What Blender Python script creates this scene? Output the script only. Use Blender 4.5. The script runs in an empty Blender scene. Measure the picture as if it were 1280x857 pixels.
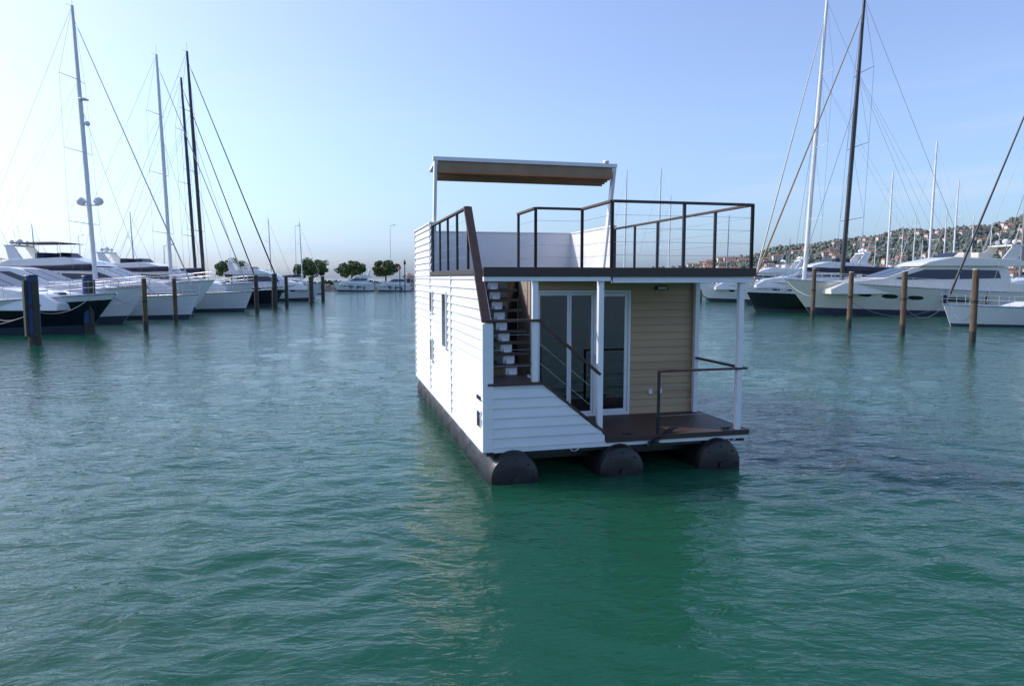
import bpy, math, random
import numpy as np
from mathutils import Vector, Matrix
random.seed(4); np.random.seed(4)
sc=bpy.context.scene
R=math.radians
EYE=3.15
# ------------------------------------------------------------------ materials
def mat(name,col,rough=.5,metal=0,var=.12,scale=3.,bump=0.,bscale=30.,stretch=None,coat=0.,spec=.5):
    m=bpy.data.materials.new(name); m.use_nodes=True
    nt=m.node_tree; N=nt.nodes; Lk=nt.links
    p=N['Principled BSDF']; p.inputs['Roughness'].default_value=rough
    p.inputs['Metallic'].default_value=metal
    p.inputs['Coat Weight'].default_value=coat
    p.inputs['Specular IOR Level'].default_value=spec
    tc=N.new('ShaderNodeTexCoord'); mp=N.new('ShaderNodeMapping')
    Lk.new(tc.outputs['Object'],mp.inputs['Vector'])
    if stretch: mp.inputs['Scale'].default_value=stretch
    n=N.new('ShaderNodeTexNoise'); n.inputs['Scale'].default_value=scale; n.inputs['Detail'].default_value=6
    Lk.new(mp.outputs[0],n.inputs['Vector'])
    r=N.new('ShaderNodeValToRGB')
    r.color_ramp.elements[0].position=.3; r.color_ramp.elements[1].position=.7
    r.color_ramp.elements[0].color=[c*(1-var) for c in col]+[1]
    r.color_ramp.elements[1].color=[min(1,c*(1+var*.6)) for c in col]+[1]
    Lk.new(n.outputs['Fac'],r.inputs[0]); Lk.new(r.outputs[0],p.inputs['Base Color'])
    mr=N.new('ShaderNodeMapRange'); mr.inputs['To Min'].default_value=max(0,rough-.08); mr.inputs['To Max'].default_value=min(1,rough+.12)
    Lk.new(n.outputs['Fac'],mr.inputs['Value']); Lk.new(mr.outputs[0],p.inputs['Roughness'])
    if bump:
        n2=N.new('ShaderNodeTexNoise'); n2.inputs['Scale'].default_value=bscale; n2.inputs['Detail'].default_value=4
        Lk.new(mp.outputs[0],n2.inputs['Vector'])
        b=N.new('ShaderNodeBump'); b.inputs['Strength'].default_value=bump; b.inputs['Distance'].default_value=.02
        Lk.new(n2.outputs['Fac'],b.inputs['Height']); Lk.new(b.outputs[0],p.inputs['Normal'])
    return m
M=dict(
 siding=mat('white_siding',(.74,.75,.765),.45,var=.08,scale=1.2,bump=.25,bscale=20,stretch=(1,.15,2)),
 white=mat('white_paint',(.78,.79,.8),.35,var=.05),
 beige=mat('beige_siding',(.47,.325,.185),.5,var=.16,scale=2,bump=.3,bscale=20,stretch=(.2,1,3)),
 brown=mat('brown_composite',(.068,.038,.028),.5,var=.25,scale=6,bump=.2,bscale=50,stretch=(1,6,1)),
 fascia=mat('dark_fascia',(.045,.028,.023),.45,var=.2),
 dark=mat('dark_metal',(.03,.03,.033),.35,metal=.4,var=.2),
 steel=mat('steel',(.6,.6,.6),.25,metal=1,var=.1),
 black=mat('black_plastic',(.010,.010,.011),.38,var=.3,scale=5,bump=.2,bscale=12),
 gel=mat('gelcoat',(.74,.75,.75),.18,var=.05,scale=.8,coat=.4),
 gelc=mat('gelcoat_cream',(.7,.68,.6),.22,var=.05,scale=.8,coat=.3),
 navy=mat('navy_hull',(.01,.012,.02),.12,var=.2,coat=.5),
 boot=mat('boot_stripe',(.05,.06,.09),.4,var=.2),
 glassd=mat('tinted_glass',(.012,.015,.02),.05,var=.1,spec=.9),
 glassw=mat('window_glass_grey',(.06,.07,.08),.08,var=.1,spec=.9),
 teak=mat('teak',(.3,.2,.12),.6,var=.2),
 canvas=mat('canvas_beige',(.33,.22,.14),.85,var=.15,scale=3,bump=.3,bscale=6),
 canvasn=mat('canvas_navy',(.025,.03,.06),.8,var=.2),
 alu=mat('mast_paint',(.72,.72,.72),.3,var=.06),
 carbon=mat('carbon_mast',(.02,.02,.022),.3,var=.2),
 wire=mat('wire',(.25,.25,.26),.4,metal=.6),
 pile=mat('pile_wood',(.13,.085,.05),.8,var=.45,scale=4,bump=.7,bscale=8,stretch=(3,3,.4)),
 piled=mat('pile_wet',(.03,.027,.02),.5,var=.4,scale=4,bump=.6,bscale=10),
 blue=mat('pile_blue',(.015,.045,.16),.5,var=.35),
 stone=mat('stone',(.34,.32,.28),.85,var=.35,scale=.8,bump=.8,bscale=2),
 conc=mat('concrete',(.4,.39,.36),.8,var=.2,scale=.6,bump=.3,bscale=8),
 bark=mat('bark',(.11,.075,.05),.9,var=.4,scale=4,bump=.6),
 wall=mat('house_wall',(.58,.53,.47),.8,var=.25,scale=.02),
 roof=mat('roof_tile',(.30,.16,.115),.8,var=.3,scale=.05),
 orange=mat('canvas_orange',(.45,.16,.05),.8),
 wood=mat('interior_wood',(.16,.10,.06),.5),
 inwall=mat('interior_wall',(.34,.28,.21),.7),
 curtain=mat('curtain',(.6,.58,.52),.9,var=.1),
 red=mat('red_paint',(.4,.03,.02),.5),
)
def leafmat(name,a,b,sc_=.8):
    m=bpy.data.materials.new(name); m.use_nodes=True
    nt=m.node_tree; N=nt.nodes; Lk=nt.links; p=N['Principled BSDF']; p.inputs['Roughness'].default_value=.75
    tc=N.new('ShaderNodeTexCoord'); n=N.new('ShaderNodeTexNoise'); n.inputs['Scale'].default_value=sc_; n.inputs['Detail'].default_value=5
    Lk.new(tc.outputs['Object'],n.inputs['Vector'])
    r=N.new('ShaderNodeValToRGB'); r.color_ramp.elements[0].position=.35; r.color_ramp.elements[1].position=.65
    r.color_ramp.elements[0].color=(*a,1); r.color_ramp.elements[1].color=(*b,1)
    Lk.new(n.outputs['Fac'],r.inputs[0]); Lk.new(r.outputs[0],p.inputs['Base Color'])
    return m
M['leaf']=leafmat('pine_foliage',(.04,.075,.018),(.10,.15,.035))
M['hill']=leafmat('hazed_hill_foliage',(.095,.12,.105),(.14,.165,.13),.03)  # distance haze painted into the foliage colours: paler, greyer, bluish green
g=bpy.data.materials.new('door_glass'); g.use_nodes=True
nt=g.node_tree; N=nt.nodes; N.remove(N['Principled BSDF'])
tr=N.new('ShaderNodeBsdfTransparent'); tr.inputs[0].default_value=(.26,.29,.30,1)
gl=N.new('ShaderNodeBsdfGlossy'); gl.inputs['Roughness'].default_value=.02
fr=N.new('ShaderNodeFresnel'); fr.inputs['IOR'].default_value=1.8
mx=N.new('ShaderNodeMixShader'); nt.links.new(fr.outputs[0],mx.inputs[0]); nt.links.new(tr.outputs[0],mx.inputs[1]); nt.links.new(gl.outputs[0],mx.inputs[2])
nt.links.new(mx.outputs[0],N['Material Output'].inputs[0]); M['pane']=g
# ------------------------------------------------------------------ mesh helpers
class B:
    def __init__(s): s.v=[]; s.f=[]; s.m=[]
    def add(s,vs,fs,mi=0):
        o=len(s.v); s.v+= [tuple(a) for a in vs]; s.f+=[tuple(i+o for i in f) for f in fs]; s.m+=[mi]*len(fs); return s
    def box(s,x0,x1,y0,y1,z0,z1,mi=0):
        v=[(x0,y0,z0),(x1,y0,z0),(x1,y1,z0),(x0,y1,z0),(x0,y0,z1),(x1,y0,z1),(x1,y1,z1),(x0,y1,z1)]
        return s.add(v,[(0,3,2,1),(4,5,6,7),(0,1,5,4),(1,2,6,5),(2,3,7,6),(3,0,4,7)],mi)
    def cyl(s,p,q,r0,r1=None,n=8,mi=0):
        if r1 is None: r1=r0
        p=Vector(p); q=Vector(q); d=(q-p).normalized()
        a=d.orthogonal().normalized(); b=d.cross(a)
        v=[]
        for c,r in((p,r0),(q,r1)):
            for i in range(n):
                t=2*math.pi*i/n; v.append(c+a*r*math.cos(t)+b*r*math.sin(t))
        f=[(i,(i+1)%n,n+(i+1)%n,n+i) for i in range(n)]+[tuple(range(n-1,-1,-1)),tuple(range(n,2*n))]
        return s.add(v,f,mi)
    def path(s,pts,r,n=6,mi=0):
        for a,b in zip(pts[:-1],pts[1:]): s.cyl(a,b,r,r,n,mi)
        return s
    def bar(s,p,q,w,h,mi=0):
        p=Vector(p); q=Vector(q); d=(q-p).normalized()
        side=d.cross(Vector((0,0,1)))
        if side.length<1e-3: side=Vector((1,0,0))
        side.normalize(); up=side.cross(d)
        v=[]
        for c in(p,q):
            for sx,sy in((-1,-1),(1,-1),(1,1),(-1,1)): v.append(c+side*sx*w/2+up*sy*h/2)
        return s.add(v,[(0,1,2,3),(7,6,5,4),(0,4,5,1),(1,5,6,2),(2,6,7,3),(3,7,4,0)],mi)
    def sph(s,c,r,n=10,sz=1.,mi=0):
        v=[];f=[]
        for j in range(n//2+1):
            th=math.pi*j/(n//2)
            for i in range(n):
                ph=2*math.pi*i/n; v.append((c[0]+r*math.sin(th)*math.cos(ph),c[1]+r*math.sin(th)*math.sin(ph),c[2]+r*sz*math.cos(th)))
        for j in range(n//2):
            for i in range(n): f.append((j*n+i,(j+1)*n+i,(j+1)*n+(i+1)%n,j*n+(i+1)%n))
        return s.add(v,f,mi)
    def shell(s,prof,wb,wt,z0,z1,mi=0):
        n=len(prof); v=[]
        for sg in(-1,1):
            for x,z in prof:
                k=(z-z0)/(z1-z0); v.append((x,sg*(wb+(wt-wb)*k),z))
        f=[tuple(range(n)),tuple(range(2*n-1,n-1,-1))]+[(i,n+i,n+(i+1)%n,(i+1)%n) for i in range(n)]
        return s.add(v,f,mi)
    def obj(s,name,mats,parent=None,bevel=0,smooth=False,loc=None):
        me=bpy.data.meshes.new(name); me.from_pydata(s.v,[],s.f); me.validate()
        if not isinstance(mats,(list,tuple)): mats=[mats]
        for m in mats: me.materials.append(m)
        if len(me.polygons)==len(s.m): me.polygons.foreach_set('material_index',s.m)
        if smooth: me.polygons.foreach_set('use_smooth',[True]*len(me.polygons))
        import bmesh
        bm=bmesh.new(); bm.from_mesh(me); bmesh.ops.recalc_face_normals(bm,faces=bm.faces); bm.to_mesh(me); bm.free()
        o=bpy.data.objects.new(name,me); sc.collection.objects.link(o)
        if parent: o.parent=parent
        if loc: o.location=loc
        if bevel:
            md=o.modifiers.new('bev','BEVEL'); md.width=bevel; md.segments=2; md.limit_method='ANGLE'
        return o
def empty(name,loc=(0,0,0),rot=0):
    e=bpy.data.objects.new(name,None); sc.collection.objects.link(e); e.location=loc; e.rotation_euler=(0,0,rot); e.empty_display_size=.2
    return e
# ------------------------------------------------------------------ sky, sun, camera
SUN_AZ=-74; SUN_EL=37
w=bpy.data.worlds.new('World'); sc.world=w; w.use_nodes=True
nt=w.node_tree; bg=nt.nodes['Background']; st=nt.nodes.new('ShaderNodeTexSky'); st.sky_type='NISHITA'
st.sun_disc=False; st.sun_elevation=R(SUN_EL); st.sun_rotation=R(SUN_AZ); st.air_density=1.0; st.dust_density=1.6; st.ozone_density=1.6
tc=nt.nodes.new('ShaderNodeTexCoord'); sx=nt.nodes.new('ShaderNodeSeparateXYZ'); nt.links.new(tc.outputs['Generated'],sx.inputs[0])
rp=nt.nodes.new('ShaderNodeValToRGB'); nt.links.new(sx.outputs[2],rp.inputs[0])
els=rp.color_ramp.elements
els[0].position=0; els[0].color=(.44,.58,1.0,1)
els[1].position=.5; els[1].color=(.80,.78,.90,1)
for ps,cl in((.03,(.47,.60,.95)),(.07,(.53,.62,.84)),(.2,(.70,.73,.86)),(.34,(.80,.78,.89))):
    q=els.new(ps); q.color=(*cl,1)
sv=nt.nodes.new('ShaderNodeVectorMath'); sv.operation='MULTIPLY'; nt.links.new(st.outputs[0],sv.inputs[0]); nt.links.new(rp.outputs[0],sv.inputs[1])
s2=nt.nodes.new('ShaderNodeVectorMath'); s2.operation='SCALE'; s2.inputs['Scale'].default_value=1.8; nt.links.new(sv.outputs[0],s2.inputs[0])
# a few thin, faint cirrus streaks low in the sky
mpc=nt.nodes.new('ShaderNodeMapping'); mpc.inputs['Scale'].default_value=(1.6,1.6,16); nt.links.new(tc.outputs['Generated'],mpc.inputs[0])
cn=nt.nodes.new('ShaderNodeTexNoise'); cn.inputs['Scale'].default_value=1.7; cn.inputs['Detail'].default_value=6; nt.links.new(mpc.outputs[0],cn.inputs['Vector'])
cr=nt.nodes.new('ShaderNodeMapRange'); cr.inputs['From Min'].default_value=.54; cr.inputs['From Max'].default_value=.8; cr.inputs['To Max'].default_value=.35; nt.links.new(cn.outputs['Fac'],cr.inputs['Value'])
ce=nt.nodes.new('ShaderNodeMapRange'); ce.inputs['From Min'].default_value=.32; ce.inputs['From Max'].default_value=.12; nt.links.new(sx.outputs[2],ce.inputs['Value'])
cm=nt.nodes.new('ShaderNodeMath'); cm.operation='MULTIPLY'; nt.links.new(cr.outputs[0],cm.inputs[0]); nt.links.new(ce.outputs[0],cm.inputs[1])
cx_=nt.nodes.new('ShaderNodeMix'); cx_.data_type='RGBA'; nt.links.new(cm.outputs[0],cx_.inputs['Factor']); nt.links.new(s2.outputs[0],cx_.inputs['A']); cx_.inputs['B'].default_value=(5.6,5.7,5.9,1)
nt.links.new(cx_.outputs['Result'],bg.inputs[0]); bg.inputs[1].default_value=.15
sl=bpy.data.lights.new('sun','SUN'); sl.energy=3.7; sl.angle=R(.5); sl.color=(1,.97,.92)
so=bpy.data.objects.new('sun',sl); sc.collection.objects.link(so)
d=Vector((math.sin(R(SUN_AZ))*math.cos(R(SUN_EL)),math.cos(R(SUN_AZ))*math.cos(R(SUN_EL)),math.sin(R(SUN_EL))))
so.rotation_euler=d.to_track_quat('Z','Y').to_euler()
cam=bpy.data.cameras.new('camera'); cam.lens=24.8; cam.sensor_width=36; cam.clip_end=20000
co=bpy.data.objects.new('camera',cam); sc.collection.objects.link(co); co.location=(0,0,EYE); co.rotation_euler=(R(90-5.25),0,0)
sc.camera=co
sc.view_settings.view_transform='Standard'; sc.view_settings.look='None'; sc.view_settings.exposure=0
# ------------------------------------------------------------------ water
n=1000
def axis(c,a,lim): 
    s=np.linspace(-math.asinh(lim/a),math.asinh(lim/a),n); return c+a*np.sinh(s), 
ax=axis(0,6,9000)[0]; ay=axis(7,4.5,9000)[0]
X,Y=np.meshgrid(ax,ay); gx=np.gradient(ax); gy=np.gradient(ay); GS=np.maximum(*np.meshgrid(gx,gy))
Z=np.zeros_like(X); rng=np.random.RandomState(7)
def lowf(s,seed):
    r=np.random.RandomState(seed); o=np.zeros_like(X)
    for i in range(7):
        a=r.uniform(0,6.28); k=6.28/(s*r.uniform(.6,1.6)); o+=np.sin(k*(X*math.cos(a)+Y*math.sin(a))+r.uniform(0,6.28))
    return o/2.6
mod=np.clip(1+.4*lowf(12,3),.35,1.9)
wx=X+.22*lowf(2.6,11); wy=Y+.22*lowf(2.4,12)
for i in range(50):
    lam=.32*(1.05**i)
    a=R(70)+rng.normal(0,.7); k=6.283/lam
    amp=.0030*lam**.6 if lam<.9 else .0026
    fade=np.clip((lam/(GS*3.2))-.6,0,1)
    Z+=amp*fade*np.sin(k*(wx*math.cos(a)+wy*math.sin(a))+rng.uniform(0,6.28))
Z*=mod
cx,cy=3.2,9.3
rr=np.hypot(X-cx,(Y-cy)); env=np.exp(-((X-5.0)/4.5)**2-((Y-8.0)/4.0)**2)
Z+=env*(.010*np.sin(rr*3.6+1.8*lowf(2.,21))+.009*lowf(.9,22)+.006*lowf(.5,23))
Z*=np.clip((400-np.hypot(X,Y))/300,0,1)
verts=np.stack([X,Y,Z],-1).reshape(-1,3)
idx=np.arange(n*n).reshape(n,n)
F=np.stack([idx[:-1,:-1],idx[:-1,1:],idx[1:,1:],idx[1:,:-1]],-1).reshape(-1,4)
me=bpy.data.meshes.new('water'); me.vertices.add(len(verts)); me.vertices.foreach_set('co',verts.ravel())
me.loops.add(F.size); me.loops.foreach_set('vertex_index',F.ravel()); me.polygons.add(len(F))
me.polygons.foreach_set('loop_start',np.arange(0,F.size,4)); me.polygons.foreach_set('loop_total',np.full(len(F),4)); me.update(calc_edges=True)
me.polygons.foreach_set('use_smooth',np.ones(len(F),bool))
wo=bpy.data.objects.new('water',me); sc.collection.objects.link(wo)
wm=bpy.data.materials.new('sea_water'); wm.use_nodes=True; nt=wm.node_tree; N=nt.nodes; Lk=nt.links; p=N['Principled BSDF']
p.inputs['Roughness'].default_value=.035; p.inputs['IOR'].default_value=1.333
p.subsurface_method='BURLEY'; p.inputs['Subsurface Weight'].default_value=1; p.inputs['Subsurface Radius'].default_value=(1,1,1); p.inputs['Subsurface Scale'].default_value=2.5
tc=N.new('ShaderNodeTexCoord')
nn=N.new('ShaderNodeTexNoise'); nn.inputs['Scale'].default_value=.12; nn.inputs['Detail'].default_value=3; Lk.new(tc.outputs['Object'],nn.inputs['Vector'])
rp=N.new('ShaderNodeValToRGB'); rp.color_ramp.elements[0].position=.35; rp.color_ramp.elements[1].position=.7
rp.color_ramp.elements[0].color=(.008,.064,.036,1); rp.color_ramp.elements[1].color=(.011,.078,.046,1)
Lk.new(nn.outputs['Fac'],rp.inputs[0]); Lk.new(rp.outputs[0],p.inputs['Base Color'])
prev=None
for scl,dist,rot,det in((1.7,.040,.3,2),(4.6,.032,-.25,3),(12,.009,.5,2)):
    mp=N.new('ShaderNodeMapping'); mp.inputs['Rotation'].default_value=(0,0,rot); mp.inputs['Scale'].default_value=(.6,1.3,1)
    Lk.new(tc.outputs['Object'],mp.inputs['Vector'])
    a=N.new('ShaderNodeTexNoise'); a.inputs['Scale'].default_value=scl; a.inputs['Detail'].default_value=det; a.inputs['Distortion'].default_value=.6
    Lk.new(mp.outputs[0],a.inputs['Vector'])
    b=N.new('ShaderNodeBump'); b.inputs['Strength'].default_value=1; b.inputs['Distance'].default_value=dist
    Lk.new(a.outputs['Fac'],b.inputs['Height'])
    if prev: Lk.new(prev.outputs[0],b.inputs['Normal'])
    prev=b
Lk.new(prev.outputs[0],p.inputs['Normal']); me.materials.append(wm)
# ------------------------------------------------------------------ HOUSEBOAT
HB=empty('houseboat',(-.407,10.69,0),R(14.2))
W=4.52; LN=9.05
def vst(z): return 0 if z<2.45 else (z-2.45)/1.157
b=B(); bh=.155; z=.5
while z<4.39:
    zt=min(z+bh,4.4)
    if z<3.19:
        zt=min(zt,3.2); y0b,y0t=vst(z),vst(zt)
    else: y0b=y0t=5.9
    b.add([(-.040,y0b,z),(-.040,LN,z),(-.008,LN,zt-.006),(-.008,y0t,zt-.006),(0.01,y0b,z),(0.01,LN,z)],[(0,1,2,3),(0,4,5,1)])
    z=zt
b.obj('side_siding',M['siding'],HB)
prof=[(0,.5),(LN-.01,.5),(LN-.01,3.19),(vst(3.19),3.19),(0,2.45)]
b=B(); v=[(x,y,z) for x in(-.006,.11) for y,z in prof]
b.add(v,[tuple(range(5)),tuple(range(9,4,-1))]+[(i,(i+1)%5,5+(i+1)%5,5+i) for i in range(5)])
b.obj('side_wall',M['white'],HB)
b=B()
for yy,zt in((3.02,3.2),(6.02,4.4)): b.box(-.046,-.004,yy,yy+.035,.5,zt)
b.box(-.048,.12,-.03,.03,.47,2.46); b.box(-.048,.05,LN-.03,LN+.02,.47,4.4)
b.box(-.048,.0,.031,LN-.031,.455,.5)
b.obj('corner_trim',M['white'],HB,bevel=.006)
b=B(); b.box(-.05,.12,5.9,LN,4.4,4.44); b.box(W-.1,W+.05,5.9,LN,4.4,4.44); b.box(.121,W-.101,LN-.1,LN+.04,4.4,4.437); b.obj('parapet_cap',M['white'],HB,bevel=.008)
b=B(); b.box(0,.1,5.9,LN,3.22,4.4); b.box(W-.08,W,5.9,LN,3.22,4.4); b.box(.101,W-.081,LN-.08,LN,3.31,4.398)
b.obj('parapet',M['white'],HB)
b=B(); gp=B()
for y0,y1,z0,z1 in((3.5,4.05,1.72,2.87),(5.55,5.95,2.34,2.87),(5.55,5.95,1.22,1.78)):
    t=.045
    b.box(-.065,-.0,y0,y1,z0,z0+t).box(-.065,-.0,y0,y1,z1-t,z1).box(-.065,-.0,y0,y0+t,z0+t,z1-t).box(-.065,-.0,y1-t,y1,z0+t,z1-t)
    gp.box(-.056,-.002,y0+t,y1-t,z0+t,z1-t)
b.obj('window_frames',M['white'],HB,bevel=.004); gp.obj('window_glass',M['glassw'],HB)
b=B()
for i in range(7): b.box(-.055,-.02,.18,.42,.83+i*.034,.845+i*.034)
b.obj('vent_grille',M['dark'],HB)
b=B(); b.box(-.052,-.01,.16,.18,.815,1.075).box(-.052,-.01,.42,.44,.815,1.075).box(-.052,-.01,.18,.42,1.065,1.08); b.obj('vent_frame',M['white'],HB)
b=B()
for i in range(6): b.box(-.05,-.02,.16+i*.055,.19+i*.055,1.25,1.31)
b.obj('registration_letters',M['dark'],HB)
b=B(); b.box(.02,W-.02,.02,LN-.02,.40,.47); b.obj('frame',M['black'],HB)
b=B()
for i,y in enumerate(np.arange(.4,LN,.9)): b.box(.1,W-.1,y,y+.08,.22,.4)
b.obj('cross_beams',M['black'],HB)
b=B(); b.box(.121,W+.01,-.02,.02,.455,.535); b.box(W-.02,W+.02,.021,LN,.455,.535); b.obj('deck_edge_trim',M['white'],HB,bevel=.004)
b=B(); b.box(.13,W-.021,.021,LN-.05,.472,.56); b.obj('floor_base',M['fascia'],HB)
b=B()
y=-.03
while y<1.73:
    b.box(1.97,W+.02,y,y+.135,.562,.6); y+=.141
b.obj('deck_boards',M['brown'],HB,bevel=.004)
b=B(); b.box(1.97,W+.03,-.055,-.032,.52,.602); b.box(W+.021,W+.045,-.03,1.75,.54,.602); b.obj('deck_fascia',M['fascia'],HB)
def pontoon(name,xc,r=.4,zc=.08):
    ys=[(-.20,0),(-.20,r*.45),(-.185,r*.75),(-.15,r*.93),(-.08,r)]
    y=-.08
    while y<LN-.2:
        ys+=[(y+.06,r+.012),(y+.80,r+.012),(y+.86,r-.02),(y+.93,r-.02)]; y+=.95
    ys+=[(LN+.05,r),(LN+.15,r*.8),(LN+.18,0)]
    b=B(); n=28; v=[]
    for yy,rad in ys:
        for i in range(n):
            t=6.2832*i/n; v.append((xc+rad*math.cos(t),yy,zc+rad*math.sin(t)))
    f=[(j*n+i,j*n+(i+1)%n,(j+1)*n+(i+1)%n,(j+1)*n+i) for j in range(len(ys)-1) for i in range(n)]
    b.add(v,f); o=b.obj(name,M['black'],HB,smooth=True)
    e=o.modifiers.new('e','EDGE_SPLIT'); e.split_angle=R(35)
pontoon('pontoon_1',.43); pontoon('pontoon_2',2.2); pontoon('pontoon_3',3.95)
b=B()
for xc in(.43,2.2,3.95):
    b.cyl((xc,-.21,.08),(xc,-.24,.08),.05,.05,12); b.box(xc-.25,xc+.25,.02,.3,.36,.4)
    for i in range(8):
        t=i*math.pi/4; b.cyl((xc+.3*math.cos(t),-.19,.08+.3*math.sin(t)),(xc+.3*math.cos(t),-.205,.08+.3*math.sin(t)),.015)
b.obj('pontoon_fittings',M['dark'],HB)
def xr(z): return 1.95 if z<.64 else 1.95-(z-.64)*1.05/.87
b=B(); z=.535
b2=[(.0,.535),(1.95,.535),(1.95,.64),(xr(1.50),1.50),(0,1.50)]
while z<1.49:
    zt=min(z+.155,1.5)
    if z<.64<zt:
        b.add([(.03,-.034,z),(1.95,-.034,z),(1.95,-.02,.64),(xr(zt),-.008,zt-.005),(.03,-.008,zt-.005)],[(0,1,2,3,4)])
    else:
        b.add([(.03,-.034,z),(xr(z),-.034,z),(xr(zt),-.008,zt-.005),(.03,-.008,zt-.005),(.03,0,z),(xr(z),0,z)],[(0,1,2,3),(0,4,5,1)])
    z=zt
b.obj('stair_panel_siding',M['siding'],HB)
b=B(); v=[(x,y,z) for y in(-.006,.04) for x,z in b2]
b.add(v,[tuple(range(5)),tuple(range(9,4,-1))]+[(i,(i+1)%5,5+(i+1)%5,5+i) for i in range(5)]); b.obj('stair_panel',M['white'],HB)
b=B(); b.bar((xr(1.5)-.02,.0,1.535),(1.98,.0,.665),.09,.035); b.box(.03,xr(1.5),-.05,.06,1.503,1.54); b.obj('stair_panel_cap',M['brown'],HB,bevel=.004)
b=B(); b.box(.12,.88,.061,.95,1.44,1.52)
for i in range(5):
    x=1.93-i*.21; b.box(x-.24,x,.06,.92,.60+.155*(i+1)-.04,.60+.155*(i+1))
b.obj('landing_and_steps',M['brown'],HB,bevel=.004)
b=B(); b.box(.12,.16,.92,.96,.6,1.5); b.bar((1.95,.94,.62),(.88,.94,1.45),.04,.2); b.obj('stair_stringer',M['white'],HB)
b=B(); c=B()
nst=9
for i in range(nst):
    zz=1.52+(i+1)*.178; yy=.98+i*.178
    b.box(.26,1.08,yy,yy+.24,zz-.045,zz)
    c.box(.57,.77,yy+.05,yy+.21,zz-.178,zz-.046)
c.bar((.67,1.0,1.50),(.67,2.55,3.05),.12,.10)
b.obj('stair_treads',M['brown'],HB,bevel=.004); c.obj('stair_spine',M['white'],HB,bevel=.005)
def boards(b,x0,x1,y,z0,z1,bh=.14):
    z=z0
    while z<z1-.005:
        zt=min(z+bh,z1)
        b.add([(x0,y-.030,z),(x1,y-.030,z),(x1,y-.008,zt-.004),(x0,y-.008,zt-.004),(x0,y,z),(x1,y,z)],[(0,1,2,3),(0,4,5,1)]); z=zt
b=B(); boards(b,3.14,4.45,1.75,.6,3.1); boards(b,1.27,3.14,1.75,2.94,3.1); boards(b,.12,1.27,2.62,.6,1.5); b.obj('beige_cladding',M['beige'],HB)
b=B(); b.box(3.14,4.45,1.752,1.85,.6,3.1).box(1.27,3.14,1.752,1.85,2.93,3.1).box(.12,1.27,2.622,2.7,.6,1.5).box(1.2,1.269,1.75,2.62,.6,3.1)
b.box(4.38,4.45,1.851,LN-.1,.6,3.1)
b.box(.12,1.2,LN-.1,LN,.6,3.1).box(3.3,4.45,LN-.1,LN,.6,3.1).box(1.2,3.3,LN-.1,LN,2.6,3.1).box(1.2,3.3,LN-.1,LN,.6,1.2)
b.obj('cabin_walls',M['inwall'],HB)
b=B(); b.box(.12,1.19,2.63,2.65,1.5,3.1); b.obj('stair_window',M['glassd'],HB)
b=B(); b.box(4.40,4.47,1.715,1.75,.6,3.1); b.obj('cabin_corner_trim',M['beige'],HB)
b=B(); b.box(4.451,4.475,1.75,LN,.535,3.1); b.obj('starboard_cladding',M['siding'],HB)
b=B(); 
def frame(b,x0,x1,z0,z1,y0,y1,t):
    b.box(x0,x1,y0,y1,z0,z0+t).box(x0,x1,y0,y1,z1-t,z1).box(x0,x0+t,y0,y1,z0+t,z1-t).box(x1-t,x1,y0,y1,z0+t,z1-t)
frame(b,1.28,3.13,.602,2.93,1.70,1.80,.05)
frame(b,1.335,1.93,.655,2.875,1.72,1.77,.04); frame(b,1.935,2.40,.655,2.875,1.725,1.775,.04); frame(b,2.405,3.075,.655,2.875,1.715,1.765,.06)
b.obj('door_frames',M['white'],HB,bevel=.005)
b=B(); b.box(1.376,1.889,1.742,1.748,.697,2.833).box(1.976,2.359,1.746,1.752,.697,2.833).box(2.466,3.014,1.738,1.744,.717,2.813); b.obj('door_glass',M['pane'],HB)
b=B(); b.box(2.43,2.455,1.66,1.715,1.55,1.75).box(2.43,2.54,1.655,1.67,1.68,1.70); b.obj('door_handle',M['steel'],HB)
b=B(); b.box(1.2,3.3,LN-.06,LN-.05,1.2,2.6); b.obj('bow_window',M['pane'],HB)
b=B(); b.box(.13,4.37,1.86,LN-.11,.561,.58); b.obj('interior_floor',M['wood'],HB)
b=B(); b.box(3.3,4.3,4,7,.58,1.0).box(4.0,4.3,4,7,1.0,1.4).box(.2,.9,3.2,7,.58,1.45); b.obj('interior_furniture',M['inwall'],HB,bevel=.03)
b=B(); b.box(1.9,2.9,3.2,4.2,1.27,1.31)
for x in(1.95,2.82):
    for y in(3.25,4.12): b.box(x,x+.05,y,y+.05,.58,1.27)
for x in(1.55,3.0):
    b.box(x,x+.4,3.4,3.8,1.0,1.04)
    for xx in(x,x+.36):
        for yy in(3.4,3.76): b.box(xx,xx+.04,yy,yy+.04,.58,1.0)
    b.box(x,x+.4,3.76,3.80,1.04,1.5)
b.obj('interior_table_and_chairs',M['wood'],HB)
b=B()
def curtain(x0,x1,y):
    k=24
    v=[]
    for i in range(k+1):
        x=x0+(x1-x0)*i/k; yy=y+.03*math.sin(i*1.9)
        v+=[(x,yy,.66),(x,yy,2.88)]
    b.add(v,[(2*i,2*i+2,2*i+3,2*i+1) for i in range(k)])
curtain(1.85,2.0,1.95); curtain(2.98,3.12,1.95)
b.obj('curtains',M['curtain'],HB)
b=B(); b.box(2.05,W+.03,-.03,1.4,3.11,3.17).box(1.2,W+.03,1.4005,2.55,3.11,3.17).box(.115,W+.03,2.5505,LN-.001,3.11,3.17); b.obj('roof_soffit',M['white'],HB)
b=B(); b.box(2.05,W+.03,-.0,1.4,3.172,3.27).box(1.2,W+.03,1.4005,2.55,3.172,3.27).box(.115,W+.03,2.5505,LN-.09,3.172,3.27); b.obj('roof_slab',M['fascia'],HB)
b=B(); x=.13
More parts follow.
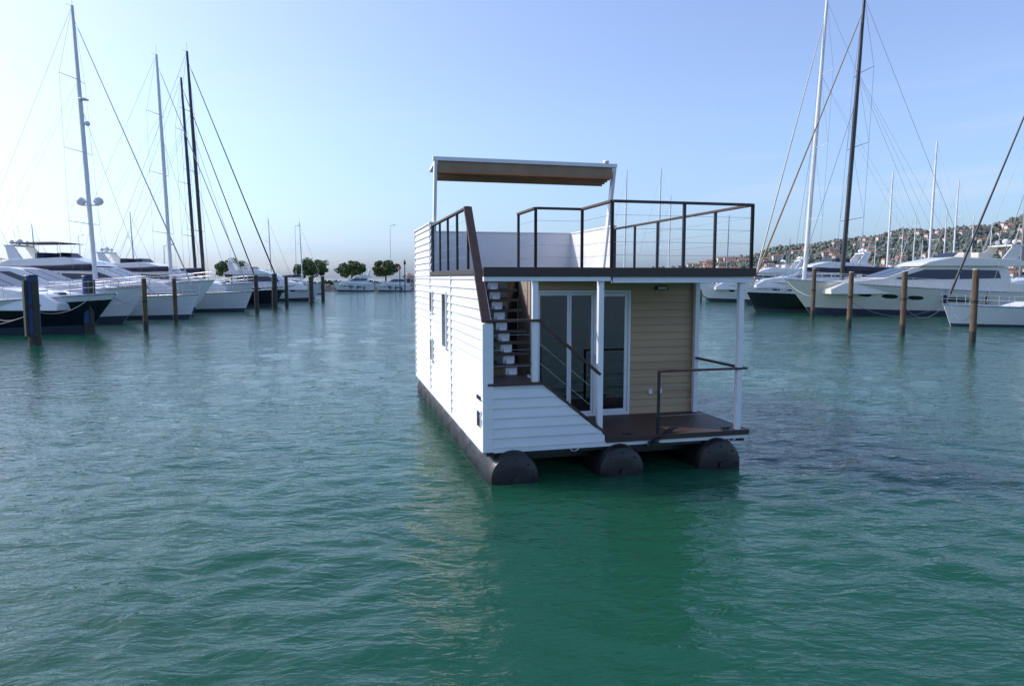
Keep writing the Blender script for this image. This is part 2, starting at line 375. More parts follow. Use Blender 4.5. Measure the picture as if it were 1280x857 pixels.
while x<W-.05:
    y0=2.56 if x<1.2 else (1.41 if x<2.05 else .0)
    b.box(x,x+.135,y0,LN-.1,3.272,3.30); x+=.142
b.obj('roof_deck_boards',M['brown'],HB)
b=B(); b.box(-.04,W+.06,-.075,-.032,3.172,3.315); b.box(W+.031,W+.06,-.03,5.89,3.172,3.315)
b.box(-.050,.114,.68,5.89,3.202,3.29); b.box(2.01,2.048,-.03,1.4,3.12,3.31); b.box(1.16,2.009,1.37,1.40,3.12,3.31); b.box(1.16,1.198,1.401,2.55,3.12,3.31)
b.obj('roof_fascia',M['fascia'],HB,bevel=.004)
b=B(); b.box(-.03,2.009,-.06,.04,3.10,3.171); b.box(2.05,W+.04,-.06,.04,3.075,3.109); b.obj('roof_front_beam',M['white'],HB,bevel=.004)
b=B()
for x,z0 in((.79,1.54),(1.87,.6),(4.36,.6)): b.box(x-.045,x+.045,-.02,.07,z0,3.1)
b.box(W-.12,W-.03,1.60,1.69,.6,3.1)
b.obj('porch_posts',M['white'],HB,bevel=.006)
RZ=4.35
rail=B(); post=B(); cab=B()
def railing(pts,z0,zr,ncab=4,sp=1.1,w=.075):
    for (xa,ya),(xb,yb) in zip(pts[:-1],pts[1:]):
        rail.bar((xa,ya,zr),(xb,yb,zr),w,.04)
        L=math.hypot(xb-xa,yb-ya); k=max(1,round(L/sp))
        for i in range(k+1):
            x=xa+(xb-xa)*i/k; y=ya+(yb-ya)*i/k
            post.box(x-.022,x+.022,y-.022,y+.022,z0,zr-.02)
        for j in range(ncab):
            zc=z0+(zr-z0)*(j+1)/(ncab+1); cab.cyl((xa,ya,zc),(xb,yb,zc),.0025,.0025,5)
railing([(1.19,2.55),(1.19,1.38),(2.04,1.38),(2.04,.0),(W,.0),(W,5.88)],3.3,RZ)
railing([(.03,1.53),(.03,5.88)],3.3,RZ)
rail.bar((.01,-.02,2.49),(.03,1.55,RZ),.14,.05)
rail.bar((.0,-.0,2.5),(.86,-.0,2.5),.09,.04)
rail.bar((.85,.0,2.5),(1.87,.0,1.62),.06,.045)
cab.cyl((.85,0,2.15),(1.87,0,1.3),.0025); cab.cyl((.85,0,1.85),(1.87,0,1.0),.0025)
for zc in(1.8,2.05,2.28): cab.cyl((.05,0,zc),(.79,0,zc),.0025)
rail.bar((2.86,.0,1.64),(4.36,.0,1.64),.06,.035); rail.bar((4.47,-.0,1.64),(4.45,1.7,1.64),.07,.04); rail.bar((4.3,.0,1.64),(4.5,.0,1.64),.06,.035)
post.box(2.87,2.91,-.02,.02,.6,1.63)
for zc in(.9,1.15,1.4): cab.cyl((2.89,0,zc),(4.36,0,zc),.0025); cab.cyl((4.46,0,zc),(4.46,1.7,zc),.0025)
rail.obj('handrails',M['brown'],HB,bevel=.004); post.obj('rail_posts',M['dark'],HB); cab.obj('rail_cables',M['steel'],HB)
b=B()
b.bar((.09,6.25,3.3),(.09,5.78,5.80),.07,.16); b.bar((W-.09,6.45,3.3),(W-.09,5.78,5.80),.07,.16)
b.box(.03,W-.03,5.72,5.82,5.80,5.89); b.bar((.09,5.8,5.78),(.09,6.6,5.70),.06,.07); b.bar((W-.09,5.8,5.78),(W-.09,6.6,5.70),.06,.07)
b.box(.05,W-.05,6.55,6.62,5.66,5.74)
b.obj('awning_frame',M['white'],HB,bevel=.006)
b=B(); v=[]; k=40
for i in range(k+1):
    t=i/k; y=5.84+t*.7; z=5.77-.1*t-.22*abs(math.sin(t*math.pi*4))-.02
    v+=[(.14,y,z),(W-.14,y,z)]
b.add(v,[(2*i,2*i+1,2*i+3,2*i+2) for i in range(k)]); 
b.box(.14,W-.14,5.76,5.80,5.53,5.798)
b.obj('awning_canvas',M['canvas'],HB)
b=B(); b.box(.145,W-.145,5.755,5.759,5.53,5.56); b.obj('awning_trim',M['orange'],HB)
b=B(); b.sph((W-.3,5.77,5.93),.08,10,.6); b.cyl((W-.3,5.77,5.88),(W-.3,5.77,5.92),.02); b.obj('roof_light',M['white'],HB,smooth=True)
b=B(); b.box(3.62,3.86,1.66,1.722,2.93,3.0); b.obj('porch_lamp_cover',M['dark'],HB,bevel=.006)
b=B(); b.box(3.65,3.83,1.655,1.70,2.945,2.985); b.obj('porch_lamp_glass',M['curtain'],HB)
b=B(); b.box(3.52,3.59,1.70,1.722,.97,1.06).box(3.72,3.79,1.70,1.722,.97,1.06); b.obj('sockets',M['white'],HB,bevel=.004)
b=B()
for x in(1.42,2.75,4.2):
    pts=[(x+.07*math.cos(t),-.07,.47+.045*math.sin(t)) for t in np.linspace(math.pi,2*math.pi,8)]; b.path(pts,.012)
b.obj('tow_rings',M['steel'],HB)
b=B(); b.bar((2.75,-.12,.50),(3.2,.1,.66),.06,.05); b.box(2.7,2.85,-.2,.0,.44,.5); b.cyl((3.2,.1,.66),(3.3,.15,.68),.03); b.obj('boarding_arm',M['black'],HB)
b=B()
for x in(2.3,4.1): b.box(x,x+.18,.08,.11,.62,.64).box(x+.05,x+.08,.08,.11,.6,.62).box(x+.11,x+.14,.08,.11,.6,.62)
b.obj('cleats',M['dark'],HB)
# ------------------------------------------------------------------ BOATS
def place(name,bow,L,heading):
    c,s=math.cos(heading),math.sin(heading)
    return empty(name,(bow[0]-L*c,bow[1]-L*s,0),heading)
def hullfn(L,beam,sb,ss,rake,fine):
    def P(t,k,sg=1,off=0):
        hb=beam/2*(.88+.12*min(1,t/.35))*(1-max(0,(t-.42)/.58)**2.3)
        sh=ss+(sb-ss)*max(0,t-.1)**1.4*1.15
        z=-.35+k*(sh+.35)
        a=.84-fine*t*t
        y=(hb*(a+(1-a)*k**1.1)+.02+off)*sg
        x=L*t-rake*(1-k)*t**4
        return (x,y,z)
    return P
def build_hull(e,P,L,mats,n=26,kboot=.26):
    b=B(); ks=[0,.15,kboot,.3,.5,.7,.86,.93,1]; ts=[i/n for i in range(n+1)]
    v=[]
    for t in ts:
        for k in ks: v.append(P(t,k,1))
        for k in ks: v.append(P(t,k,-1))
    K=len(ks); f=[];m=[]
    for i in range(n):
        for j in range(K-1):
            for o in(0,K):
                f.append((i*2*K+o+j,(i+1)*2*K+o+j,(i+1)*2*K+o+j+1,i*2*K+o+j+1)); m.append(1 if j<3 else (2 if j>=6 else 0))
    for i in range(n):
        a=i*2*K+K-1; c=(i+1)*2*K+K-1; f.append((a,c,c+K,a+K)); m.append(3)
    for j in range(K-1): f.append((j,j+1,K+j+1,K+j)); m.append(0); q=n*2*K; f.append((q+j,q+j+1,q+K+j+1,q+K+j)); m.append(0)
    b.v=v; b.f=f; b.m=m
    b.obj('hull',mats,e)
    r=B()
    for sg in(1,-1): r.path([P(t,.995,sg,.01) for t in ts],.045,6)
    r.obj('rub_rail',M['steel'],e)
def bowrail(e,P,t0=.45,h=.75,n=9,lines=2):
    r=B()
    for sg in(1,-1):
        pts=[]
        for i in range(n+1):
            t=t0+(1-t0)*i/n; x,y,z=P(t,1,sg,-.08 if t<.97 else -.03); pts.append((x+.15*(i==n),y,z+h)); r.cyl((x,y,z),pts[-1],.016,n=5)
        for q in range(lines):
            r.path([(a,b_,c-q*h*.45) for a,b_,c in pts],.016,5)
    r.obj('pulpit_rail',M['steel'],e)
def hullwin(e,P,wins,mt='glassd'):
    b=B()
    for t0,t1,k0,k1 in wins:
        for sg in(1,-1):
            n=4; v=[]
            for i in range(n+1):
                t=t0+(t1-t0)*i/n; sh=.0 if 0<i<n else (k1-k0)*.25
                v+=[P(t,k0+sh,sg,.02),P(t,k1-sh,sg,.02)]
            b.add(v,[(2*i,2*i+2,2*i+3,2*i+1) for i in range(n)])
    b.obj('hull_windows',M[mt],e)
def motor_yacht(bow,L,heading,beam=None,sb=2.9,ss=1.9,fly=True,hull='gel',top='gel',arch=True,bim=None,name='motor_yacht',cover=False):
    beam=beam or L*.26
    e=place(name,bow,L,heading); P=hullfn(L,beam,sb,ss,L*.13,.62)
    build_hull(e,P,L,[M[hull],M['boot'],M[top],M[top]])
    bowrail(e,P,.42)
    hullwin(e,P,[(.50,.56,.62,.74),(.60,.66,.63,.75),(.70,.75,.65,.76),(.30,.42,.60,.74)])
    zd=ss+.12; w0=beam*.40; s=L/18; hh=min(1,.55+.45*s)
    H=2.05*hh
    main=[(.13*L,zd-.3),(.13*L,zd+H*.95),(.20*L,zd+H),(.46*L,zd+H),(.52*L,zd+H*.92),(.64*L,zd+H*.5),(.80*L,zd+H*.32),(.86*L,zd+.1),(.86*L,zd-.3)]
    b=B(); b.shell(main,w0,w0*.72,zd,zd+H); b.obj('superstructure',M[top],e,bevel=.05)
    wn=B()
    for sg in(-1,1):
        for pr in([(.17*L,zd+H*.50),(.175*L,zd+H*.82),(.33*L,zd+H*.85),(.34*L,zd+H*.46)],[(.347*L,zd+H*.46),(.34*L,zd+H*.85),(.475*L,zd+H*.85),(.60*L,zd+H*.48),(.55*L,zd+H*.44)]):
            v=[(x,sg*(w0+(w0*.72-w0)*(z-zd)/H+.018),z) for x,z in pr]; wn.add(v,[tuple(range(len(v)))])
    def yy(z): return (w0+(w0*.72-w0)*(z-zd)/H)*.93
    x0,z0,x1,z1=.522*L,zd+H*.92,.632*L,zd+H*.53
    for a,c in((-1,-.04),(.04,1)):
        wn.add([(x0+.03,yy(z0)*a,z0+.02),(x0+.03,yy(z0)*c,z0+.02),(x1+.03,yy(z1)*c,z1+.02),(x1+.03,yy(z1)*a,z1+.02)],[(0,1,2,3)])
    wn.obj('cabin_windows',M['glassd'],e)
    b=B(); 
    b.shell([(.01*L,ss-.1),(.01*L,ss+.5),(.14*L,ss+.7),(.14*L,ss-.1)],beam*.42,beam*.41,ss,ss+1); b.obj('cockpit_coaming',M[top],e,bevel=.04)
    b=B(); b.shell([(-.05*L,.35),(-.05*L,.47),(.01*L,.47),(.01*L,.35)],beam*.4,beam*.4,0,1); b.obj('swim_platform',M['teak'],e)
    # windlass, hatches on the foredeck
    b=B()
    for t in(.72,.79): zz=zd+H*.35*(1-(t-.66)/.4)+.16; b.box(t*L-.3,t*L+.3,-.3,.3,zz-.1,zz+.06)
    b.obj('deck_hatches',M['glassd'],e,bevel=.02)
    zt=zd+H
    if fly:
        b=B(); b.shell([(.04*L,zt-.02),(.04*L,zt+.12),(.10*L,zt+.55*hh),(.36*L,zt+.75*hh),(.46*L,zt+.35*hh),(.50*L,zt-.02)],w0*.86,w0*.82,zt,zt+1); b.obj('flybridge',M[top],e,bevel=.05)
        b=B(); b.add([(.35*L,-w0*.6,zt+.74*hh),(.35*L,w0*.6,zt+.74*hh),(.325*L,w0*.55,zt+1.15*hh),(.325*L,-w0*.55,zt+1.15*hh)],[(0,1,2,3)]); b.obj('flybridge_screen',M['glassd'],e)
        b=B(); b.box(.2*L,.24*L,-w0*.5,w0*.5,zt+.5,zt+1.15*hh).box(.27*L,.30*L,-w0*.1,w0*.5,zt+.5,zt+1.15*hh); b.obj('flybridge_seats',M['canvasn' if cover else 'curtain'],e,bevel=.06)
    if arch:
        za=zt+(.45*hh if fly else -.1); ha=1.25*hh if fly else .8
        b=B()
        for sg in(-1,1):
            y0=w0*.8*sg; y1=w0*.62*sg
            v=[(.10*L,y0,za),(.17*L,y0,za),(.11*L,y1,za+ha),(.07*L,y1,za+ha)]; v+=[(x,y-.12*sg,z) for x,y,z in v]
            b.add(v,[(0,1,2,3),(7,6,5,4),(0,4,5,1),(1,5,6,2),(2,6,7,3),(3,7,4,0)])
        b.box(.065*L,.115*L,-w0*.63,w0*.63,za+ha-.02,za+ha+.12); b.obj('radar_arch',M[top],e,bevel=.03)
        b=B(); b.sph((.09*L,0,za+ha+.42),.3*hh,12,.8); b.cyl((.09*L,0,za+ha+.1),(.09*L,0,za+ha+.3),.1); b.sph((.09*L,w0*.45,za+ha+.35),.2*hh,10); b.sph((.09*L,-w0*.45,za+ha+.35),.2*hh,10); b.obj('radomes',M['gel'],e,smooth=True)
        b=B(); b.cyl((.08*L,w0*.3,za+ha),(.06*L,w0*.3,za+ha+1.9),.015); b.cyl((.1*L,-w0*.3,za+ha),(.09*L,-w0*.3,za+ha+1.4),.015); b.obj('aerials',M['gel'],e)
    if bim:
        zb=zt+(1.9*hh if fly else .55)
        b=B(); b.shell([(.10*L,zb),(.12*L,zb+.12),(.30*L,zb+.16),(.36*L,zb+.02)],w0*.7,w0*.6,zb,zb+.2); b.obj('bimini',M[bim],e)
        b=B()
        for sg in(-1,1):
            for x in(.13,.22,.33): b.cyl((x*L,w0*.65*sg,zt+.1),(x*L,w0*.66*sg,zb+.05),.02)
        b.obj('bimini_frame',M['steel'],e)
    if cover:
        b=B(); b.shell([(.0*L,ss+.45),(.03*L,zt-.5),(.13*L,zt-.1),(.13*L,ss+.6)],w0*.98,w0*.75,ss,zt); b.obj('cockpit_cover',M['canvasn'],e,bevel=.03)
    b=B()
    for t in(.25,.42,.58):
        for sg in(1,-1):
            x,y,z=P(t,.8,sg,.14); b.cyl((x,y,z-.75),(x,y,z-.1),.13,.13,10); b.sph((x,y,z-.1),.13,10); b.sph((x,y,z-.75),.13,10); b.cyl((x,y,z),P(t,1,sg,.03),.012)
    b.obj('fenders',M['canvasn'] ,e,smooth=True)
    return e
def sailing_yacht(bow,L,heading,hm,mf=.42,hull='gel',mast='alu',rake=1.2,jib='curtain',stay=.02,domes=False,rig=True,boomc='canvasn',sb=1.9,name='sailing_yacht',nsp=3):
    beam=L*.25; e=place(name,bow,L,heading); P=hullfn(L,beam,sb,sb*.75,L*.05,.55)
    build_hull(e,P,L,[M[hull],M['boot'],M[hull],M['teak']],n=18)
    bowrail(e,P,.0,.65,12)
    zd=sb*.78; w0=beam*.27
    b=B(); b.shell([(.28*L,zd-.1),(.28*L,zd+.55),(.45*L,zd+.6),(.62*L,zd+.45),(.72*L,zd+.05),(.72*L,zd-.1)],w0,w0*.8,zd,zd+.6); b.obj('coachroof',M['gel'],e,bevel=.03)
    b=B()
    for sg in(-1,1):
        v=[(x,sg*(w0-.2*w0*(z-zd)/.6+.02),z) for x,z in((.31*L,zd+.25),(.31*L,zd+.43),(.55*L,zd+.4),(.62*L,zd+.22))]; b.add(v,[(0,1,2,3)])
    b.obj('coachroof_windows',M['glassd'],e)
    b=B(); b.shell([(.25*L,zd+.4),(.24*L,zd+1.25),(.31*L,zd+1.2),(.36*L,zd+.55)],w0,w0*.8,zd,zd+1.3); b.obj('sprayhood',M[boomc],e)
    xm=L*(1-mf); rm=.0065*hm+.02
    top=Vector((xm-rake,0,hm)); base=Vector((xm,0,zd+.4))
    def mp(k): return base.lerp(top,k)
    b=B(); b.cyl(base,mp(.6),rm,rm,10).cyl(mp(.6),top,rm,rm*.6,10)
    b.cyl(top,top+Vector((0,0,.9)),.012)
    b.cyl(top,top+Vector((-.5,0,.15)),.012)
    sps=[(i+1)/(nsp+1) for i in range(nsp)]
    for k in sps:
        c=mp(k); w=beam*.42*(1.1-.4*k)
        for sg in(-1,1): b.cyl(c,c+Vector((-.45,w*sg,.1)),.035,.02,6)
    b.obj('mast',M[mast],e,smooth=False)
    b=B(); zb=zd+2.1; b.cyl((xm-.2,0,zb),(L*.08,0,zb+.25),.11,.09,8); b.obj('boom',M[mast],e)
    b=B(); pts=[(xm-.35-(xm*.82)*i/8,0,zb+.22+.02*math.sin(i*2)+.22*(1-i/8)) for i in range(9)]
    for i,(a,c) in enumerate(zip(pts[:-1],pts[1:])): b.cyl(a,c,.26-.014*i,.25-.014*i,8)
    b.obj('furled_mainsail',M[boomc],e)
    r=B(); fs=mp(.96); bw=Vector((L*.985,0,sb+.1))
    b=B(); b.cyl(bw+(fs-bw)*.03,bw+(fs-bw)*.96,stay*3.0,stay*1.4,6); b.obj('furled_jib',M[jib],e)
    r.cyl(bw,fs,stay*.6,n=4); r.cyl(top,(0.1,0,sb*.8),stay*.45,n=4)
    if rig:
        bi=Vector((L*.80,0,sb)); r.cyl(bi,mp(.66),stay*.6,n=4)
    for sg in(-1,1):
        ch=Vector((xm-.4,beam*.44*sg,sb*.85)); prev=ch
        for k in sps:
            c=mp(k)+Vector((-.45,beam*.42*(1.1-.4*k)*sg,.1)); r.cyl(prev,c,stay*.4,n=4); r.cyl(prev,mp(k),stay*.3,n=4); prev=c
        r.cyl(prev,top,stay*.4,n=4)
        r.cyl((L*.1,beam*.2*sg,zb),mp(.75),stay*.25,n=4)
    r.obj('rigging',M['wire'] if mast!='carbon' else M['carbon'],e)
    if domes:
        c=mp(.33); b=B(); b.sph(c+Vector((.75,0,0)),.36,12,.9); b.sph(c+Vector((-.6,.0,0)),.36,12,.9); b.cyl(c+Vector((-.6,0,-.3)),c+Vector((.75,0,-.3)),.05)
        c=mp(.68); b.box(c.x,c.x+.5,-.3,.3,c.z,c.z+.12); c=mp(.6); b.sph(c+Vector((.4,0,0)),.2,10); b.obj('radar_domes',M['gel'],e,smooth=True)
    b=B(); b.cyl((.12*L,0,zd),(.12*L,0,zd+1),.06); 
    for i in range(12): t=i*.5236; b.cyl((.13*L,.45*math.cos(t),zd+1+.45*math.sin(t)),(.13*L,.45*math.cos(t+.5236),zd+1+.45*math.sin(t+.5236)),.015)
    b.obj('helm',M['steel'],e)
    return e
# left basin : bows point +X
motor_yacht((-22.9,41),17,R(-4),sb=2.3,ss=1.5,fly=False,hull='navy',top='gel',cover=True)
motor_yacht((-25.4,49.5),17,R(-2),sb=2.6,ss=1.8,fly=False,bim='canvasn',cover=True)
motor_yacht((-25.6,61),19,R(-3),sb=3.0,ss=2.0,fly=True,bim='canvasn',cover=True)
motor_yacht((-26.2,72.5),17,R(-2),sb=2.7,ss=1.9,fly=True,cover=True)
motor_yacht((-26,98),14,R(0),sb=2.5,ss=1.7,fly=True)
sailing_yacht((-24.5,55.3),19,R(0),23.6,mf=.42,domes=True,rake=.7)
sailing_yacht((-24.6,67),19,R(0),23.6,mf=.40,rake=.5)
sailing_yacht((-25.5,79),21,R(0),27.6,mf=.42,hull='navy',mast='carbon',rake=.9,jib='carbon',stay=.03)
sailing_yacht((-32.6,92),20,R(0),28.4,mf=.42,hull='navy',mast='carbon',rake=.9,jib='carbon',stay=.03)
for bx,by,l,h in((-75,110,13,15),(-66,105,11,11),(-58,118,12,14),(-38,125,11,13.5),(-37,140,11,14)):
    sailing_yacht((bx,by),l,R(0),h,mf=.4,rake=.3,stay=.012,sb=1.4,nsp=2)
motor_yacht((-30,112),13,R(0),sb=2.2,ss=1.5)
# right basin : bows point -X
motor_yacht((23.3,60.7),21.5,R(180+3),sb=3.1,ss=2.0,fly=True,hull='gelc',top='gelc')
sailing_yacht((21.9,66),22,R(180),28.2,mf=.40,hull='navy',mast='carbon',rake=1.0,jib='canvas',stay=.03)
sailing_yacht((24.8,74),21,R(180),31,mf=.27,mast='alu',rake=1.3,jib='curtain',stay=.03)
motor_yacht((26.0,84),17,R(180),sb=3.0,ss=2.2,fly=True,cover=True)
motor_yacht((24.5,94),15,R(180),sb=2.6,ss=1.8,fly=True)
motor_yacht((27,104),14,R(180),sb=2.5,ss=1.7,fly=True,bim='canvasn')
sailing_yacht((28.4,46.5),14,R(180),19.5,mf=.42,sb=1.45,rake=.6,jib='carbon',stay=.028,mast='alu',boomc='canvasn')
motor_yacht((46,72),17,R(180),sb=2.8,ss=2.0,fly=True)
for px,py,by,l in((780,215,150,13),(822,213,140,13),(835,245,160,12),(908,270,170,11),(1108,217,120,13),(1160,180,112,14),(1190,228,125,13),(1125,285,200,12),(1075,290,190,12),(1150,300,210,12),(1235,280,180,12),(1275,150,90,16),(1212,270,190,12),(1092,300,230,12),(1178,262,170,12),(1045,300,240,12),(985,298,230,12),(1140,270,160,12)):
    h=3.15+(347-py)/886*by; mx_=(px-640)/886*by
    sailing_yacht((mx_-l*.42,by),l,R(180),h,mf=.42,rake=.3,stay=.014,sb=1.4,nsp=2,rig=False,mast=random.choice(['alu','alu','wire']))
for bx,by in((52,112),(66,118),(60,135),(78,130),(48,150),(90,150),(100,125),(34,128),(30,145)):
    motor_yacht((bx,by),13,R(180),sb=2.3,ss=1.6,fly=random.random()<.6)
motor_yacht((-42.5,168),9.5,R(200),sb=2.2,ss=1.6,fly=True,name='cabin_cruiser')
motor_yacht((-33,170),8.5,R(190),sb=2.0,ss=1.4,fly=False,name='cabin_cruiser')
motor_yacht((-56,166),8,R(170),sb=1.8,ss=1.2,fly=False,name='cabin_cruiser')
# ------------------------------------------------------------------ mooring piles
def mpile(x,y,h,r,mt='pile',blue=False):
    e=empty('mooring_pile',(x,y,0),random.uniform(0,3)); lx,ly=random.uniform(-.03,.03)*h*.4,random.uniform(-.03,.03)*h*.3
    b=B(); n=14; b.cyl((0,0,.55),(lx,ly,h),r,r*.96,n); b.obj('shaft',M['blue'] if blue else M[mt],e)
    b=B(); b.cyl((0,0,-1),(0,0,.56),r*1.03,r*1.02,n); b.obj('wet_base',M['piled'],e)
    b=B(); b.cyl((lx,ly,h),(lx,ly,h+.05),r*1.05,r*.9,n); b.obj('cap',M['piled' if blue else 'conc'],e)
    b=B()
    for z in(h*.55,h*.55+.07): b.cyl((0,0,z),(0,0,z+.05),r*1.12,n=n)
    b.obj('rope_turns',M['piled'],e)
    if blue:
        b=B(); b.box(-.12,.12,-r-.1,-r*.9,.4,h-.2); b.box(-r-.1,-r*.9,-.12,.12,.4,h-.2); b.obj('rubbing_strips',M['piled'],e)
for x,y,h,r,bl in((-22.8,33.6,3.25,.28,1),(-24.6,41,3.25,.28,1),(-22,42.3,3.1,.14,0),(-24.2,50.7,3.1,.15,0),(-23.5,65,3.4,.2,0),(-25.2,75,3.6,.28,0),(-25.2,79,3.4,.2,0),(-25.0,88,3.4,.3,0),(-26.2,98,3.4,.25,0),(-23.9,84,3.3,.2,0)):
    mpile(x,y,h,r,'piled' if y>60 else 'pile',bool(bl))
for x,y,h,r in((24.3,57,3.9,.17),(21.2,44.3,3.5,.15),(21.8,39.3,3.5,.15),(22.6,34.5,3.55,.15),(25.2,78,3.6,.2),(25.6,96,3.6,.2)): mpile(x,y,h,r)
b=B()
def line(p,q,sag):
    pts=[]
    for i in range(13):
        t=i/12; pts.append((p[0]+(q[0]-p[0])*t,p[1]+(q[1]-p[1])*t,p[2]+(q[2]-p[2])*t-sag*4*t*(1-t)))
    b.path(pts,.018,5)
line((-22.8,33.6,1.6),(-24,40.5,2.2),.5); line((-24.6,41,1.6),(-25.4,49,2.5),.5); line((-22,42.3,1.5),(-23.4,41,2.2),.2); line((-24.2,50.7,1.5),(-25.5,49.5,2.5),.2)
line((-22.8,33.6,1.6),(-30,39,2.0),.8); line((-22.8,33.6,1.5),(-34,38.6,1.8),1.0)
line((22.6,34.5,1.6),(28.6,46,1.5),.8); line((21.2,44.3,1.7),(28.5,46.4,1.5),.9); line((24.3,57,1.7),(23.5,60.5,2.9),.3); line((21.8,39.3,1.6),(28.4,46.3,1.5),.8)
b.obj('mooring_lines',M['wire'])
# ------------------------------------------------------------------ quays, breakwater, trees, lamps
b=B(); b.box(-50,-45,20,130,-1,1.1); b.obj('pier',M['conc'],bevel=.05)
b=B(); b.box(48,53,20,110,-1,1.1); b.obj('pier',M['conc'],bevel=.05)
b=B()
b.box(-120,-14,178,196,-1,1.0)
rg=random.Random(3)
for i in range(1100):
    x=rg.uniform(-121,-13); z=rg.uniform(-.3,1.1); y=178-(1.2-z)*1.3+rg.uniform(-.3,.3); r=rg.uniform(.35,.8)
    v=[Vector((rg.uniform(.6,1)*sx,rg.uniform(.6,1)*sy,rg.uniform(.5,.9)*sz))*r+Vector((x,y,z)) for sx in(-1,1) for sy in(-1,1) for sz in(-1,1)]
    b.add(v,[(0,1,3,2),(4,6,7,5),(0,4,5,1),(2,3,7,6),(0,2,6,4),(1,5,7,3)])
b.obj('breakwater',M['stone'])
def pine(x,y,z0,h,cw,ch,seed,name='pine_tree',nl=7500):
    r=random.Random(seed); e=empty(name,(x,y,z0))
    b=B(); hc=h-ch; b.cyl((0,0,-.2),(.1,.05,hc),.28,.2,8); b.cyl((.1,.05,hc),(.15,0,hc+ch*.45),.2,.12,8)
    cl=[]
    for i in range(48):
        a=r.uniform(0,6.28); q=math.sqrt(r.random())*.86; u=r.uniform(-.6,.9)*math.sqrt(max(0,1-q*q))
        c=Vector((q*cw*.5*math.cos(a),q*cw*.5*math.sin(a),hc+ch*(.38+.52*u))); cl.append((c,cw*r.uniform(.07,.14)))
        if i%3==0: b.cyl((.12,.03,hc+r.random()*ch*.2),c,.07,.02,5)
    b.obj('trunk',M['bark'],e)
    v=[];f=[]
    for i in range(nl):
        c,rad=cl[r.randrange(len(cl))]
        d=Vector((r.gauss(0,1),r.gauss(0,1),r.gauss(0,1))).normalized()*rad*r.uniform(.55,1.1); d.z*=.7
        q=c+d; s=r.uniform(.08,.2); u=Vector((r.gauss(0,1),r.gauss(0,1),r.gauss(0,1))).normalized(); w_=u.orthogonal().normalized()
        o=len(v); v+=[q+u*s,q+w_*s,q-u*s,q-w_*s]; f.append((o,o+1,o+2,o+3))
    l=B(); l.v=[tuple(a) for a in v]; l.f=f; l.m=[0]*len(f); l.obj('crown',M['leaf'],e)
for i,(px,top,bw,by) in enumerate(((285,321,42,182),(300,328,26,190),(388,321,44,182),(374,326,24,188),(437,324,40,184),(480,322,36,182))):
    h=3.15+(347-top)/886*by-1.0
    pine((px-640)/886*by,by+2,1.0,h,bw/886*by,h*.68,i+10)
b=B(); rg=random.Random(8)
for i in range(1500):
    x=rg.uniform(-119,-18); y=rg.uniform(182,195); s=rg.uniform(.3,.8)
    q=Vector((x,y,1.0+s*rg.uniform(0,1.4)))
    for k in range(3):
        u=Vector((rg.gauss(0,1),rg.gauss(0,1),rg.gauss(0,1))).normalized()*s; w_=u.orthogonal().normalized()*s; b.add([q+u,q+w_,q-u,q-w_],[(0,1,2,3)])
b.obj('shrubs',M['leaf'])
def lamp(x,y,h,z0=1.0):
    e=empty('street_lamp',(x,y,z0)); b=B(); b.cyl((0,0,0),(0,0,h),.11,.06,8); b.cyl((0,0,h),(.9,0,h+.15),.05,.04,6); b.cyl((0,0,0),(0,0,.5),.16,n=8); b.obj('pole',M['steel'],e)
    b=B(); b.box(.75,1.4,-.14,.14,h+.1,h+.22); b.obj('lamp_head',M['dark'],e,bevel=.03)
lamp(-31.3,183,15.5); lamp(-56,184,15.5); lamp(-112,184,13); lamp(-47,96,7,0.5)
def kiosk(x,y):
    e=empty('navigation_hut',(x,y,1)); b=B(); b.box(-1.4,1.4,-1.2,1.2,0,2.5); b.obj('walls',M['wall'],e); b=B(); b.add([(-1.7,-1.5,2.5),(1.7,-1.5,2.5),(1.7,1.5,2.5),(-1.7,1.5,2.5),(0,0,3.5)],[(0,1,4),(1,2,4),(2,3,4),(3,0,4),(0,3,2,1)]); b.obj('roof',M['roof'],e)
    b=B(); b.box(-.4,.4,-1.23,-1.2,0,2).box(.7,1.1,-1.23,-1.2,1,1.7); b.obj('door_and_window',M['glassd'],e)
kiosk(-27,186)
def beacon(x,y,h,mt):
    e=empty('channel_marker',(x,y,0)); b=B(); b.cyl((0,0,-1),(0,0,h),.14,.1,8); b.obj('pole',M['piled'],e); b=B(); b.cyl((0,0,h),(0,0,h+.8),.3,.22,10); b.cyl((0,0,h+.8),(0,0,h+1.1),.08,n=8); b.obj('topmark',M[mt],e)
beacon(-24.2,160,6.2,'piled'); beacon(-25.8,163,5.2,'red'); 
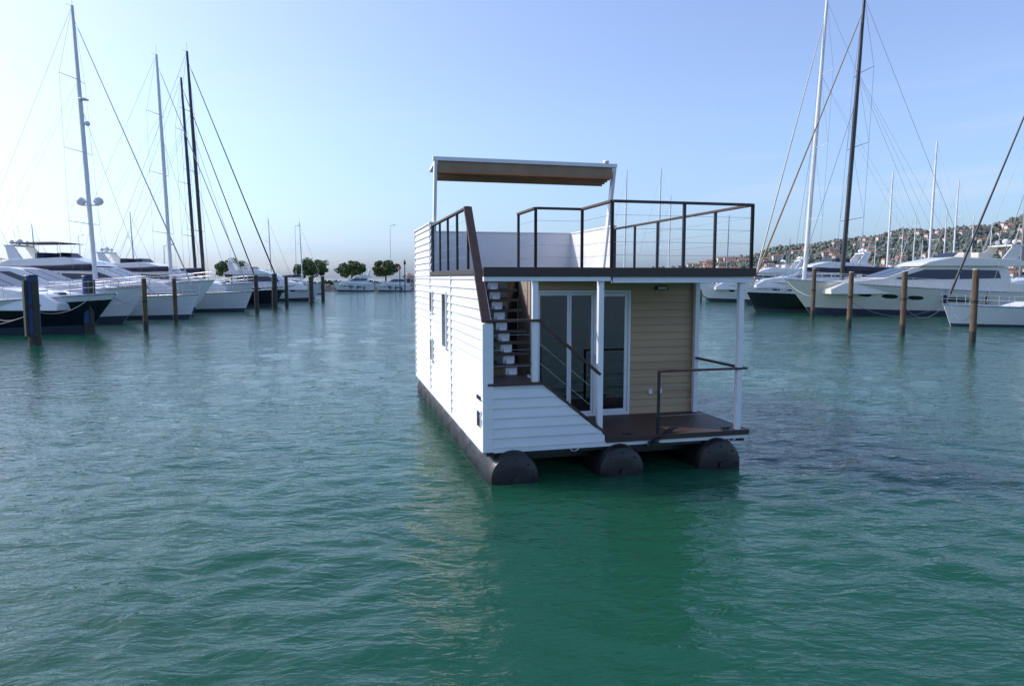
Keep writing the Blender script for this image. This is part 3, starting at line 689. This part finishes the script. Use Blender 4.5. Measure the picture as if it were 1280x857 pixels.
# ------------------------------------------------------------------ hill and town
px=[700,780,850,900,940,1000,1060,1120,1200,1280,1500,1900]; hy=[0,6,16,27,34,50,60,68,76,92,120,135]
xs_=[(p-640)/886*1100 for p in px]
def hz(x,y):
    base=np.interp(x,xs_,hy); t=np.clip((y-780)/320,0,1); t=t*t*(3-2*t); back=np.clip((1700-y)/600,0,1)
    return base*t*back+ (2.5*np.sin(x*.031+y*.013)+2*np.sin(x*.067-y*.041))*t*back*np.clip(base/30,0,1)+.3
gxn,gyn=150,60; b=B()
for j in range(gyn):
    for i in range(gxn):
        x=60+1500*i/(gxn-1); y=770+930*j/(gyn-1); b.v.append((x,y,float(hz(x,y))))
for j in range(gyn-1):
    for i in range(gxn-1):
        a=j*gxn+i; b.f.append((a,a+1,a+gxn+1,a+gxn)); b.m.append(0)
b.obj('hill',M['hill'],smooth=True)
rg=random.Random(5); b=B()
for i in range(7500):
    x=rg.uniform(140,1350); y=rg.uniform(780,1130); z=float(hz(x,y)); r=rg.uniform(1.6,4.5)
    if z<2: r*=.6
    n0=len(b.v); b.sph((x,y,z+r*.5),r,6,rg.uniform(.8,1.4))
    for k in range(n0,len(b.v)):
        q=b.v[k]; b.v[k]=(q[0]+rg.uniform(-.25,.25)*r,q[1]+rg.uniform(-.25,.25)*r,q[2]+rg.uniform(-.25,.25)*r)
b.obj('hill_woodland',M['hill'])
h=B()
for i in range(430):
    x=rg.uniform(230,1150); y=rg.uniform(790,1080); z=float(hz(x,y))-1
    if rg.random()<.45: y=rg.uniform(785,880); z=float(hz(x,y))-1
    w_,d_,hh=rg.uniform(7,14),rg.uniform(7,10),rg.uniform(5,8)+2
    h.box(x,x+w_,y,y+d_,z,z+hh,0)
    o=.6; h.add([(x-o,y-o,z+hh),(x+w_+o,y-o,z+hh),(x+w_+o,y+d_+o,z+hh),(x-o,y+d_+o,z+hh),(x-o,y+d_/2,z+hh+2.0),(x+w_+o,y+d_/2,z+hh+2.0)],[(0,1,5,4),(3,4,5,2),(0,4,3),(1,2,5),(0,3,2,1)],1)
    for fl in range(int((hh-2)//2.8)+1):
        for k in range(int(w_//3)): h.box(x+1+k*3,x+2.1+k*3,y-.06,y-.01,z+2.6+fl*2.8,z+4.1+fl*2.8,2)
h.obj('hillside_town',[M['wall'],M['roof'],M['glassd']])
b=B(); b.box(30,900,300,330,-1,1.3); b.obj('quay',M['conc'])
b=B()
for i in range(2600):
    x=rg.uniform(32,420); y=rg.uniform(305,328); s=rg.uniform(.8,2.2); q=Vector((x,y,1.3+s*rg.uniform(0,2.4)*(.5+.5*math.sin(x*.11))))
    u=Vector((rg.gauss(0,1),rg.gauss(0,1),rg.gauss(0,1))).normalized()*s; w_=u.orthogonal().normalized()*s; b.add([q+u,q+w_,q-u,q-w_],[(0,1,2,3)])
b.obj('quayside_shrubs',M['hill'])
